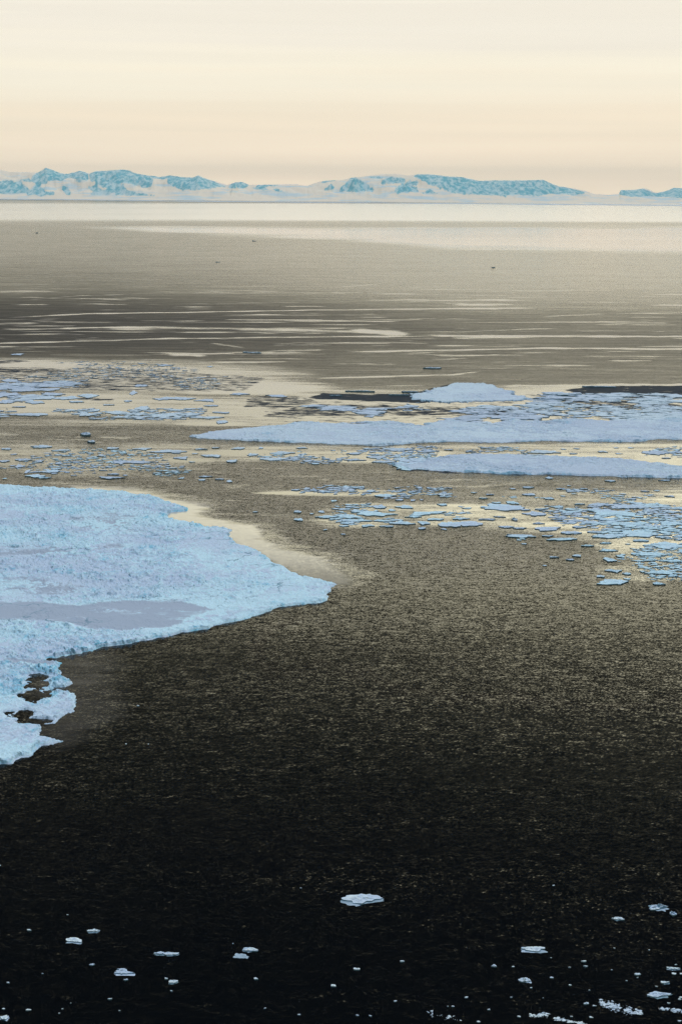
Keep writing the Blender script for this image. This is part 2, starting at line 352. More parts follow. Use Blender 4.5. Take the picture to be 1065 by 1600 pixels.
# floes of the loose pack
def P_(s):
    r = []
    for q in s.split():
        r.append([float(v) for v in q.split(',')])
    return r
LEFT_TOP = P_('27,554,18,3 7,618,44,9 43,610,50,5 60,622,60,7 105,622,40,6 137,619,32,7 220,603,22,4 209,614,11,7 257,571,20,3 328,573,10,2 260,623,40,6 287,623,38,5 320,626,32,5 200,627,12,3 '
    '43,648,62,5 137,648,28,6 183,645,36,6 222,638,22,7 217,647,16,6 257,650,40,9 305,647,28,5 323,653,52,4 347,660,18,6 20,595,36,5 40,600,50,4 70,609,44,5 85,616,34,5 10,628,26,6 '
    '30,636,20,2 150,641,14,3 190,652,30,3 235,643,18,3 275,641,24,3 170,633,18,2 -30,620,60,12 -60,604,50,8 100,596,24,2 330,634,22,3 345,645,26,3 15,606,30,5 55,629,30,5 120,628,24,3')
LEFT_BAY = P_('65,698,32,5 95,704,26,3 176,701,18,4 222,702,30,4 263,705.5,56,5 315,702,20,3 337,700,12,2 330,713,30,5 213,722.5,52,5 190,723,28,7 282,716,22,5 78,737,30,5 55,744,30,6 173,747,40,4 '
    '177,741,18,3 196,743,7,2 283,747,9,3 322,745,20,3 315,750,11,3 343,749,14,2 160,712,13,4 37,719,26,4 7,721,16,4 32,729,13,6 60,721,16,4 43,737,6,6 88,733,16,3 70,747,18,3 92,725,12,3 '
    '106,727,14,2 275,708,14,2 140,708,8,2 140,716,10,2 248,728,8,2 105,738,8,2 10,702,16,3 20,728,10,2 120,722,22,2 300,722,10,2 8,748,6,2 22,710,10,2 150,730,8,2 285,729,8,2 305,709,10,2')
MID_BAY = P_('375,616,30,4 432,619,32,4 372,701,19,4 395,711,17,5 427,718,42,5 445,708,32,5 470,712,10,5 362,721,16,5 472,700,18,3 552,709,22,4 555,719,34,3 588,715,30,5 622,703,46,5 665,706,26,3 '
    '505,716,6,2 600,722,40,4 640,728,30,4 408,700,7,3 460,717,12,2 575,702,12,2 700,703,14,2 520,704,8,1.6')
UPPER_R = P_('848,706,52,6 940,706,14,3 962,700,8,2 966,709,11,2 1027,708,48,7 1058,707,18,4 857,747,12,4 953,752,16,3 1037,751,18,2 825,762,18,3 875,764,14,2 910,764,13,2 888,759,6,2 '
    '825,773,20,4 857,779,16,4 987,780,12,3 1025,767,10,2 1007,768,12,2 790,699,12,2 900,701,10,2 985,700,10,2 1040,716,14,2 760,700,20,2 735,706,16,2 895,709,12,2 880,702,8,2 '
    '740,770,10,2 765,773,12,2 755,779,14,2 800,764,10,2 935,768,10,2 1045,776,14,3 972,772,10,2')
BAND = P_('359,752,9,4 462,766,14,3 508,769,16,3 488,767,20,2 555,762,20,3 580,768,14,4 602,775,34,6 692,773,18,8 650,768,18,2 465,800,12,4 466,812,14,5 522,783,10,3 399,800,8,2 487,803,6,2 '
    '502,800,10,4 510,808,34,5 542,807,42,8 555,814,52,5 588,803,62,9 592,792,22,7 630,792,26,6 612,797,11,4 645,782,8,3 628,817,42,7 575,822,20,5 668,803,52,8 662,818,19,7 690,789,15,4 '
    '702,820,36,9 659,826,12,4 693,827,9,3 730,819,46,9 623,782,12,2 658,781,6,2 567,773,7,2 524,772,6,2 470,770,6,2 540,818,18,4 600,814,34,4 560,800,22,4 645,808,26,4 680,812,26,4 604,823,22,3 '
    '720,811,26,4 536,835,8,2 508,828,6,2')
RIGHT = P_('813,838,46,6 787,793,62,12 833,803,36,8 803,812,9,5 857,827,42,7 877,843,46,5 892,833,32,5 868,792,22,4 887,801,22,5 937,789,36,6 957,802,66,11 983,792,48,7 923,817,26,6 973,820,62,9 '
    '997,835,58,10 950,838,52,8 1005,802,11,5 1047,818,36,8 1060,795,20,5 1062,808,14,4 1047,853,62,12 1022,866,50,7 948,860,30,5 952,875,19,7 968,870,12,5 900,869,14,4 917,853,20,3 1047,877,32,4 '
    '958,893,26,6 978,897,14,4 1027,895,42,7 1050,900,16,4 937,901,13,4 955,910,52,9 979,905,11,3 1028,912,19,5 890,875,13,3 865,871,15,2.5 850,884,7,2 818,850,8,2 760,793,20,4 775,786,14,3 '
    '800,786,18,5 820,797,16,3 845,796,20,3 780,808,18,2 790,824,24,4 812,826,22,3 760,812,26,3 905,788,16,2 925,797,22,4 940,812,40,5 965,829,40,5 930,832,26,4 1015,826,26,4 1035,840,24,4 '
    '1020,852,30,5 1000,845,24,4 985,803,18,4 1000,812,22,3 945,849,18,3 995,866,20,4 1058,838,18,4 1045,829,24,4 905,824,22,4 870,812,20,3 855,838,18,3 840,818,18,3 1012,876,20,3 1000,884,10,3')
def calm_fn(px, py):
    c = np.zeros(px.shape)
    for pts, hw, s in STREAKS:
        xs = [p[0] for p in pts]; ys = [p[1] for p in pts]
        yc = pw(px, xs, ys) + 1.2*(fbm(px/60., px*0, 5+len(pts), 2)-.5)*hw
        ln = xs[-1]-xs[0]; e = min(60, ln*.3)
        tp = sstep(px, xs[0]-e*.3, xs[0]+e) * (1-sstep(px, xs[-1]-e, xs[-1]+e*.3))
        hwv = hw*(.45+1.1*fbm(px/38., px*0+3, int(ys[0]), 4))
        c = np.maximum(c, s*(.55+.65*fbm(px/22., py/3., int(ys[0])+7, 3))*tp*np.exp(-((py-yc)/hwv)**2))
    fine = fbm(px/150.+py/60., py/1.9, 303, 4, .6)                # many faint broken lanes
    c = np.maximum(c, .62*sstep(fine, .56, .74)*sstep(py, 405, 480)*(1-sstep(py, 560, 600)))
    c = np.maximum(c, .42*sstep(fbm(px/90., py/4., 305, 4, .6), .52, .72)*sstep(py, 600, 640)*(1-sstep(py, 800, 860)))
    for cx, cy, rx, ry, s in BLOBS:
        d = ((px-cx)/rx)**2+((py-cy)/ry)**2
        c = np.maximum(c, s*np.clip(1.25-d, 0, 1)**.7)
    wob = 26*(fbm(py/5., px/300., 31, 3)-.5)     # ragged tails blown to the right of the floe edge
    sd_ = sdist(px+wob*.4, py*3, [(x, y*3) for x, y in LEE])
    c = np.maximum(c, sstep(sd_, -26, 10)*1.0)
    tails = sdist(px-24-wob*2.2, py*3+6, [(x, y*3) for x, y in LEE])
    c = np.maximum(c, .50*sstep(tails, -40, 8))
    t2 = sdist(px-wob*1.3-20, py*3, [(x, y*3) for x, y in LEE2])
    c = np.maximum(c, .42*sstep(t2, -60, 30))
    for lst in (LEFT_TOP, LEFT_BAY, MID_BAY, UPPER_R, BAND, RIGHT):     # slick trailing from every floe
        for x, y, w, h in lst:
            rx, ry = w*1.1+5, h*.55+1.0
            r0, r1 = np.searchsorted(rows, (y-4*ry, y+4*ry)); c0, c1 = np.searchsorted(xs, (x-2*rx, x+w*.7+2.5*rx))
            if r1 <= r0 or c1 <= c0: continue
            X_, Y_ = px[r0:r1, c0:c1], py[r0:r1, c0:c1]
            d = ((X_-x-w*.45)/rx)**2+((Y_-y-.3)/ry)**2
            c[r0:r1, c0:c1] = np.maximum(c[r0:r1, c0:c1], .80*np.clip(1.25-d, 0, 1)**.8)
    # far bands near the horizon, sun glitter painted into both, one also calm
    wv = 7*(fbm(px/160., py/2.2, 201, 3)-.5)
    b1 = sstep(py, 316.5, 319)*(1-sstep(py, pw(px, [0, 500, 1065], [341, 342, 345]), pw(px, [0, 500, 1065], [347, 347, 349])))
    b2 = sstep(py+wv, pw(px, [60, 533, 1065], [349, 354, 352]), pw(px, [60, 533, 1065], [355, 361, 359]))*(1-sstep(py+wv, pw(px, [60, 350, 533, 700, 1065, 1500], [351, 361, 368, 380, 386, 393]), pw(px, [60, 350, 533, 700, 1065, 1500], [356, 370, 377, 393, 400, 408])))*sstep(px, 60, 300)
    c = np.maximum(c, np.maximum(.0*b1, .85*b2)); fz = fbm(px/260., py/1.8, 401, 3); calm_fn.film = np.maximum(.04*sstep(t2+50*(fbm(px/80., py/3.5, 78, 3)-.5), -50, 20)*(.5+fbm(px/60., py/2.5, 79, 3)), np.maximum(np.maximum(.50*sstep(sd_+34*(fbm(px/55., py/2.6, 77, 3)-.5), -22, 8)**1.4*(1-.45*sstep(py, 868, 905)), (.68+.32*sstep(px, 0, 500))*b1*(.95+.25*fz)), .62*b2*(.7+.6*fz)))  # mask of glitter bands and floe-side sheen to paint into the colour
    return c
def chop_fn(px, py):
    a = pw(py, [300, 345, 352, 400, 450, 480, 495, 530, 560, 620, 700, 870, 930, 1000, 1100, 1200, 1350, 1600, 1800],
               [.7, .7, .9, 1.0, 1.1, 1.2, 1.4, 1.4, 1.2, 1.1, 1.1, 1.0, .50, .38, .36, .38, .48, .60, .60])
    left = 1-sstep(px, 100, 800)
    a = a*(1 + .30*left*np.exp(-((py-510)/38.)**2))
    a = a*(1 - .22*(1-left)*np.exp(-((py-430)/50.)**2))
    return a
def wind_fn(px, py):
    ys = [300, 345, 352, 400, 450, 485, 500, 530, 550, 570, 620, 700, 900, 1100, 1300, 1600]
    lo = pw(py, ys, [.10, .10, .12, .14, .22, .44, .50, .50, .38, .26, .20, .10, .06, .03, .0, .0])
    hi = pw(py, ys, [.06, .06, .06, .05, .08, .18, .24, .26, .26, .24, .20, .10, .06, .03, .0, .0])
    u = sstep(px, 0, 900)
    return lo*(1-u)+hi*u
def dark_fn(px, py):
    d = np.zeros(px.shape)
    for poly, s in DARKS:
        p2 = [(x, y*4) for x, y in poly]
        d = np.maximum(d, s*sstep(sdist(px, py*4, p2), -7, 6))
    return d
SX = 2.5
xs = np.arange(-420, 1490, SX)
rows = np.concatenate([[304.5+0.0, 306, 307, 308], np.arange(309, 322, .4), np.arange(322, 640, .8), np.arange(640, 930, 1.2), np.arange(930, 1240, 3), np.arange(1240, 2000, 40)])
def water_sheet(name):
    """one sheet of water over the columns xs and the rows, with its surface state and painted sheen at every vertex"""
    PX, PY0 = np.meshgrid(xs, rows)
    PY = PY0 + (np.clip(PX, -420, 1490)-532)*math.tan(R(0.47))*np.clip((420-PY0)/100., 0, 1)   # rows follow the horizon
    gx, gy = ground(PX, PY)
    V = np.stack([gx, gy, np.zeros_like(gx)], -1).reshape(-1, 3)
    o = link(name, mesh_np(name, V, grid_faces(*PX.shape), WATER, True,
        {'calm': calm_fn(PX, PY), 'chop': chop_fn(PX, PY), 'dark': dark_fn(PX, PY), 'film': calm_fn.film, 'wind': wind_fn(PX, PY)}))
    return tag(o, kind='structure')
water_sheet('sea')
xs_all, rows_all = xs, rows
rows = rows_all[rows_all >= 360]
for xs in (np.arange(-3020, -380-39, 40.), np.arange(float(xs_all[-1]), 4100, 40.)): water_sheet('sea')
xs, rows = xs_all, rows_all
# surrounding water out of the photographed wedge, 0.3 m lower so that nothing coincides
V = [(-90000, -3000, -.3), (90000, -3000, -.3), (90000, 95000, -.3), (-90000, 95000, -.3)]
wo = link('water', mesh_np('water', V, np.array([[0, 1, 2, 3]]), WATER, False, {'calm': [0]*4, 'chop': [.6]*4, 'dark': [0]*4}))
tag(wo, kind='structure')

# ------------------------------------------------------------------ great floes as relief meshes
def relief_floe(name, poly, holes, box, step, label, mat, group=None, free=1.5, rub=1.0, jag=3.0, young=(), leads=()):
    x0, y0, x1, y1 = box
    gx_, gy_ = np.meshgrid(np.arange(x0, x1, step[0]), np.arange(y0, y1, step[1]))
    wx, wy = ground(gx_, gy_)
    sdv = sdist(wx, wy, world_poly(poly))
    for cx, cy, rx, ry in holes:
        hx, hy = ground(np.array([cx]), np.array([cy])); s = float(slant(cx, cy))/F
        sy = s/ (H/float(slant(cx, cy)))
        q = np.sqrt(((wx-hx)/(rx*s))**2+((wy-hy)/(ry*sy))**2)
        sdv = np.minimum(sdv, (q-1)*rx*s*.6)
    sdv = sdv + jag*2.6*(fbm(wx/19., wy/24., 3, 5, .68)-.5)
    yo = np.zeros(wx.shape)
    for poly_y, s in young:
        wb = 60*(fbm(gx_/70., gy_/14., 83, 4, .6)-.5)
        yo = np.maximum(yo, s*sstep(sdist(gx_+wb, gy_*3+wb*.7, [(a, b*3) for a, b in poly_y]), -16, 12)*(.55+.6*fbm(gx_/40., gy_/4., 29, 3)))
    r1 = 1-np.abs(2*fbm(wx/22., wy/26., 21, 4, .6)-1)      # ridged rubble
    r2 = 1-np.abs(2*fbm(wx/5., wy/7., 41, 3, .6)-1)
    zone = .3+.7*sstep(fbm(wx/90., wy/110., 77, 3), .40, .60)
    z = free*sstep(sdv, -1.2, 1.6) - 1.0*(1-sstep(sdv, -2.4, .2))
    rel = (np.clip(r1-.80, 0, 1)*7.0*(.35+zone) + np.clip(r2-.72, 0, 1)*4.2*(.25+.9*zone))*rub*(1-yo*.9)
    ln = 1-np.abs(2*fbm(wx/130.+5, wy/75., 121, 4, .55)-1)          # long pressure ridges
    rel = rel + np.clip(ln-.90, 0, 1)*16*rub*(.4+.9*fbm(wx/7., wy/7., 17, 2))*(1-yo*.8)
    rel = rel + .35*(fbm(wx/40., wy/40., 91, 3)-.5)
    rel = rel + .35*rub*sstep(-np.abs(sdv-5), -5, 0)*fbm(wx/6., wy/9., 55, 3)      # raised rim
    z = z + rel*sstep(sdv, .3, 2.5)
    keep = (sdv > -3.0).ravel()
    v = np.stack([wx, wy, z], -1).reshape(-1, 3)
    f = grid_faces(*wx.shape, keep)
    v, f, at = compact(v, f, {'young': yo, 'ridge': np.clip(rel/1.2, 0, 1)+.35*zone*(1-yo)-.2+1.3*(1-sstep(sdv, 1, 12))*fbm(wx/30., wy/30., 8, 2)})
    o = link(name, mesh_np(name, v, f, mat, False, at))
    return tag(o, label, 'ice floe', group)
relief_floe('great_ice_floe', BIG, [(63, 1057, 21, 7), (61, 1069, 16, 6), (54, 1086, 24, 11), (40, 1116, 18, 5), (63, 1127, 26, 5), (96, 1031, 14, 3), (96, 1078, 12, 2.5)],
    (-330, 744, 540, 1250), (1.25, 1.15), 'vast pale blue ice floe with rubbly surface filling the left side', ICE, jag=5.5, free=.8, rub=.80,
    young=[([(-300, 938), (0, 942), (60, 940), (130, 950), (200, 940), (290, 945), (330, 955), (290, 975), (230, 985), (150, 985), (100, 975), (0, 968), (-300, 968)], 1.0),
           ([(95, 812), (160, 800), (215, 808), (200, 830), (140, 835)], .55), ([(150, 852), (185, 850), (205, 858), (160, 863)], .7), ([(0, 858), (60, 856), (110, 866), (40, 875), (-50, 872)], .6),
           ([(30, 905), (100, 905), (160, 925), (80, 935), (-100, 925)], .5), ([(25, 1035), (70, 1028), (75, 1034), (35, 1042)], .8)])
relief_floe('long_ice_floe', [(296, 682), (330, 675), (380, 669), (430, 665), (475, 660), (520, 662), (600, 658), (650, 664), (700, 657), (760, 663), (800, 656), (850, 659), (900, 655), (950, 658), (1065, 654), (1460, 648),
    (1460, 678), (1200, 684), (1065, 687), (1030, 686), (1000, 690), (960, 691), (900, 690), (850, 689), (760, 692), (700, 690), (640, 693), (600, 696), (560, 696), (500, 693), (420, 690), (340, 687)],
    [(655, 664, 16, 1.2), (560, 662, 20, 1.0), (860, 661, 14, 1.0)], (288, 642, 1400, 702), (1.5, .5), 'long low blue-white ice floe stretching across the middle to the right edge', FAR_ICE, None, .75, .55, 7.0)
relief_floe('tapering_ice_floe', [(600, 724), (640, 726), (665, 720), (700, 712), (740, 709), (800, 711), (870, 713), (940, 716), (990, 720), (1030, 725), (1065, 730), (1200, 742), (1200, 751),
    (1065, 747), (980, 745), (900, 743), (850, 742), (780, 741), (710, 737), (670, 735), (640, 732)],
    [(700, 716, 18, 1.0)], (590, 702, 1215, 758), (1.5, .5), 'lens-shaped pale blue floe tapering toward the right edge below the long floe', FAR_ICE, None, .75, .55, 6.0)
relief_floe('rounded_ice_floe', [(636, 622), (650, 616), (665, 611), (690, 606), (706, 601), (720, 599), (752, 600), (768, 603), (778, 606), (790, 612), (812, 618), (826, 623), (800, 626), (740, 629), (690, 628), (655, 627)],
    [], (628, 588, 850, 634), (1.2, .3), 'pale blue floe with stepped upper edge beside the dark new ice', FAR_ICE, None, .9, .4, 20.0)

# ------------------------------------------------------------------ smaller floes, one object each
def floe_mesh(name, px, py, w, h, seed, mat, free=None, tower=0.0, ragged=.30, wet=False, rel=1.0):
    """a ragged floating plate: radial relief mesh of the real size that w x h photo pixels stand for"""
    rnd = random.Random(seed)
    s = float(slant(px, py)); pm = s/F; sy = pm/(H/s)
    a, b = w*pm/2, max(h*sy/2, .28*w*pm/2 if tower else .1)
    if free is None: free = min(1.3, .25+.05*a)
    if wet: free = .12
    b = max(b - .5*free/(H/s), .35*b, a*.12)
    n = 12 if w < 7 else (24 if w < 16 else 52)
    nr = 2 if w < 7 else (4 if w < 16 else 7)
    th = np.linspace(0, 2*math.pi, n, endpoint=False)
    r = np.ones(n)
    for k in range(3, min(n//2, 15)):
        r += ragged*.55*(rnd.random()-.5)*2/(k**.6)*np.cos(k*th+rnd.random()*6.28)
    kc = rnd.randint(5, 6 if w < 7 else 9)
    ca = np.sort(np.array([(q+rnd.uniform(-.42, .42))/kc for q in range(kc)])*2*math.pi % (2*math.pi))
    cr = np.array([rnd.uniform(.50, 1.25) for _ in range(kc)])
    ca3 = np.concatenate([ca-2*math.pi, ca, ca+2*math.pi]); cx3 = np.tile(cr*np.cos(ca), 3); cy3 = np.tile(cr*np.sin(ca), 3)
    r = np.clip(r, .5, 1.5)
    ox, oy = r*np.interp(th, ca3, cx3), r*np.interp(th, ca3, cy3)
    ox = (ox-(ox.max()+ox.min())/2)/((ox.max()-ox.min())/2)*a
    oy = (oy-(oy.max()+oy.min())/2)/((oy.max()-oy.min())/2)*b
    sk = (rnd.random()-.5)*.5*a/b if b < a else 0
    ox = ox + sk*oy*.5
    vs = [(0, 0, free)]; off = rnd.random()*500
    xs_, ys_, zs_ = [], [], []
    for k in range(1, nr+1):
        f = k/nr
        xs_.append(ox*f); ys_.append(oy*f)
        nx, ny = xs_[-1]+off, ys_[-1]+off*1.7
        q = max(1.0, a/7.)
        rg = np.clip(1-np.abs(2*fbm(nx/q, ny/q, seed, 3, .6)-1)-.55, 0, 1)*2.2
        z = free*(.75+.5*fbm(nx/q, ny/q, seed+5, 2))+rg*free*.75*rel*(1-.35*f)
        if tower: z = z + tower*np.clip(fbm(nx/(a*.35), ny/(a*.35), seed+9, 3)-.42, 0, 1)*5*(1-f*.75)
        zs_.append(z)
    xs_.append(ox*1.0); ys_.append(oy*1.0); zs_.append(np.full(n, -.6))
    V = np.array([(0, 0, float(zs_[0].mean()))]+[(x, y, z) for X, Y, Z in zip(xs_, ys_, zs_) for x, y, z in zip(X, Y, Z)])
    fs = [[0, 1+i, 1+(i+1) % n] for i in range(n)]
    for k in range(nr):
        o1, o2 = 1+k*n, 1+(k+1)*n
        fs += [[o1+i, o2+i, o2+(i+1) % n, o1+(i+1) % n] for i in range(n)]
    return mesh_np(name, V, fs, mat, False), a, b
def put(name, px, py, w, h, seed, mat, label, cat, group=None, **kw):
    me, a, b = floe_mesh(name, px, py, w, h, seed, mat, **kw)
    o = link(name, me); x, y = ground(np.array([px]), np.array([py]))
    o.location = (float(x[0]), float(y[0]), 0)
    if cat == 'growler' and w >= 13 and not kw.get('wet'):
        fm, _, _ = floe_mesh('submerged_foot', px, py, w*1.06, h*1.12, seed+7, WET_ICE, free=.05, rel=.2)
        fo = link('submerged_foot', fm, o); fo.location = (w*.004, -b*.14, 0)
    return tag(o, label, cat, group)

# growlers and bits drifting on the black water close below the camera: x, y, width, height, label
G = [(565, 1406, 62, 16, 'largest white growler alone on black water below the centre', 0.9), (1028, 1419, 28, 8, 'white growler with upright spikes near the lower right edge', 1.4),
     (1051, 1429, 10, 6, 'small pointed ice block just right of the spiky growler', 1.2), (964, 1436, 18, 5, 'narrow white ice piece left of the spiky growler', .4),
     (833, 1484, 37, 8, 'flat white growler with a blue hollow in open dark water', .5), (771, 1510, 8, 4, 'small white ice bit below left of the flat white growler', .2),
     (819, 1532, 17, 7, 'small white growler with a little peak below the flat growler', .8), (1029, 1555, 35, 9, 'wide flat white growler with a pointed left end at lower right', .5),
     (1051, 1514, 20, 4, 'long thin ice sliver above the pointed growler by the right edge', .2), (1038, 1536, 13, 4, 'small blue-tipped bit between the thin sliver and the pointed growler', .2),
     (995, 1523, 10, 4, 'lone small bit left of the thin ice sliver', .2), (46, 1454, 7, 3, 'tiny white chip at left of the two upper left growlers', .1),
     (146, 1455, 18, 5, 'low peaked white growler, upper one at lower left', .5), (116, 1470, 24, 8, 'rounded white growler below the low peaked one at lower left', .4),
     (144, 1508, 8, 3, 'faint bluish ice chip under the rounded white growler', 0), (195, 1520, 30, 7, 'forked white growler with a green-blue hollow at lower left', .4),
     (190, 1516, 14, 4, 'upper lobe resting against the forked growler', .3),
     (197, 1532, 7, 3, 'white chip right under the forked growler', .1), (249, 1490, 16, 5, 'left piece of the split white growler', .3),
     (267, 1491, 24, 5, 'right piece of the split white growler', .2), (271, 1535, 14, 5, 'wedge-shaped white bit left of centre near the bottom', .3),
     (260, 1530, 5, 3, 'tiny chip at the upper left of the wedge-shaped bit', .1), (391, 1484, 23, 7, 'domed white growler above the drowned ice block', .6),
     (911, 1503, 8, 3, 'upper chip of the stacked pair right of the flat growler', .1), (914, 1511, 7, 3, 'lower chip of the stacked pair right of the flat growler', .1),
     (915, 1569, 8, 4, 'bright bit at the head of the slush band near the bottom', .2), (7, 1591, 14, 7, 'white growler cut by the bottom left corner', .4),
     (45, 1579, 8, 3, 'bluish chip near the bottom left corner growler', 0), (172, 1562, 7, 3, 'small white chip near the bottom, below the forked growler', .1),
     (557, 1515, 10, 4, 'small white bit below the drowned block, near the centre', .2), (628, 1503, 7, 3, 'lone white chip right of centre above the bottom', .1),
     (521, 1541, 8, 4, 'lone bit close to the bottom, left of centre', .1), (400, 1530, 7, 4, 'white chip below the domed growler', .1)]
for i, (x, y, w, h, lb, tw) in enumerate(G):
    put('growler', x, y, w, h, 100+i, BIT_ICE, lb, 'growler', 'growlers on the black water', tower=tw*.7, ragged=.33, free=.35)
put('drowned_growler', 377, 1494, 24, 8, 77, WET_ICE, 'dim blue-grey ice block awash just below the domed growler', 'growler', wet=True)
CH = [(67, 1522, 3), (13, 1536, 5), (6, 1577, 5), (268, 1549, 4), (111, 1568, 2), (98, 1577, 3), (93, 1584, 3), (187, 1580, 3), (414, 1576, 4), (467, 1586, 5), (0, 1353, 4),
      (106, 1430, 3), (470, 1388, 3), (364, 1475, 2), (801, 1511, 5), (829, 1544, 4), (889, 1512, 4), (890, 1540, 5), (861, 1528, 6), (1064, 1522, 6), (1052, 1522, 7),
      (1063, 1559, 6), (1061, 1562, 5), (1013, 1485, 3), (959, 1482, 3), (860, 1497, 3), (864, 1384, 4), (728, 1559, 6), (617, 1565, 5), (707, 1573, 5), (699, 1573, 3), (558, 1587, 5),
      (578, 1588, 5), (747, 1597, 6), (763, 1578, 5), (928, 1572, 6), (810, 1589, 6), (923, 1590, 6), (1061, 1596, 6), (798, 1559, 4), (1025, 1542, 4), (920, 1548, 3),
      (848, 1560, 2), (955, 1516, 3), (978, 1533, 3), (995, 1528, 3), (1055, 1508, 4), (892, 1589, 4), (1044, 1568, 5), (216, 1103, 4), (197, 1163, 3), (232, 1163, 2)]
for i, (x, y, w) in enumerate(CH):
    put('ice_chip', x, y, w*.95, max(1.6, w*.45), 300+i, BIT_ICE, 'tiny white speck of ice adrift on the dark open water', 'ice chip', 'ice specks on the dark water', free=.25)

SPECIAL = {(134, 679): 0}
WORDS = [('LEFT_TOP', LEFT_TOP, 'flat blue floe in the crowded upper left pack of cream water', 'floes of the upper left pack'),
         ('LEFT_BAY', LEFT_BAY, 'small dark-edged blue floe in the bay above the great floe', 'floes in the bay above the great floe'),
         ('MID_BAY', MID_BAY, 'small blue floe beneath the tip of the long floe', 'floes beneath the long floe'),
         ('UPPER_R', UPPER_R, 'low floe scattered around the lens-shaped floe', 'floes around the lens-shaped floe'),
         ('BAND', BAND, 'blue floe in the central drift above open dark water', 'floes of the central drift'),
         ('RIGHT', RIGHT, 'blue-white floe in the thick drift at the right edge', 'floes of the right-hand drift')]
UNIQ = {(263, 705.5): 'long flat floe with a dark underside, widest in the bay above the great floe', (55, 744): 'curved floe at the foot of the ring of ice at far left',
        (27, 554): 'topmost thin blue floe at the far left edge of the pack', (257, 571): 'thin lone floe above the cream slush, left of the other lone sliver', (328, 573): 'tiny lone sliver above the cream slush',
        (375, 616): 'small pale floe at the left end of the dark new ice', (955, 910): 'lowest pointed pale floe of the right-hand drift', (1028, 912): 'small floe at the lower right corner of the right-hand drift',
        (1027, 895): 'pale blunt floe right of the lowest pointed floe', (865, 871): 'lone greyish sliver left of the right-hand drift', (813, 838): 'lone pale floe with a flat top left of the right-hand drift',
        (692, 773): 'compact teal ice block in the central drift', (602, 775): 'flat pale floe left of the compact teal block', (848, 706): 'thin floe with dark underside between the two long floes',
        (1027, 708): 'pale square-ended floe above the tapering end of the lens-shaped floe', (787, 793): 'broad blue floe with a pointed tail left in the right-hand drift', (359, 752): 'lone small block in the open water past the great floe',
        (466, 812): 'lone floe at the left end of the central drift, lower one', (465, 800): 'lone floe at the left end of the central drift, upper one', (399, 800): 'tiny dark block alone right of the great floe',
        (953, 752): 'small blue floe just under the lens-shaped floe at right', (857, 747): 'small floe touching the lower rim of the lens-shaped floe', (730, 819): 'flat wide floe at the right end of the central drift',
        (432, 619): 'pale sliver embedded in the dark new ice', (7, 618): 'largest blue floe at the far left edge', (220, 603): 'bright blue floe alone in cream slush at left', (209, 614): 'stubby blue floe under the bright one at left'}
n_ = 0
for key, lst, lb, grp in WORDS:
    for i, (x, y, w, h) in enumerate(lst):
        u = UNIQ.get((x, y)) or UNIQ.get((int(x), int(y)))
        teal = (x, y) in ((692, 773), (803, 812), (470, 712), (1005, 802))
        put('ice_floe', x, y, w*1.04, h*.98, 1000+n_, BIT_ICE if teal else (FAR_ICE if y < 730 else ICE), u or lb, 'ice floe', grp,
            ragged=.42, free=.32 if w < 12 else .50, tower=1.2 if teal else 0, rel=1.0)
        n_ += 1
put('ice_block', 134, 679.5, 17, 5, 61, BIT_ICE, 'blue humped ice block, upper of a pair in the open bay at left', 'ice floe', free=1.3, tower=.8)
put('ice_block', 143, 691, 12, 4, 62, BIT_ICE, 'small dark-sided ice block, lower of a pair in the open bay at left', 'ice floe', free=1.2, tower=.5)
put('thin_floe', 394, 551.5, 28, 2.2, 63, FAR_ICE, 'thin lone blue floe high above the pack, left of centre', 'ice floe', free=1.2)
put('thin_floe', 675, 576, 30, 2.6, 64, FAR_ICE, 'thin lone blue floe on grey water right of centre', 'ice floe', free=1.4)
for x, y, w, h, lb in ((562, 612, 46, 2.4, 'pale floe on the upper rim of the dark new ice'), (640, 613, 26, 2.2, 'short pale floe on the rim of the dark new ice, right of the longer one'),
                       (525, 619, 20, 1.6, 'thin pale sliver inside the dark new ice'), (622, 618, 30, 1.6, 'pale sliver pointing at the rounded floe'), (935, 605, 52, 2, 'thin pale floe on the rim of the right-hand dark water'),
                       (878, 617, 60, 4, 'flat pale floe left of the right-hand dark water'), (855, 624, 46, 3, 'pale floe under the stepped floe near its right tip')):
    put('pale_floe', x, y, w, h, int(x), FAR_ICE, lb, 'ice floe', free=1.3)

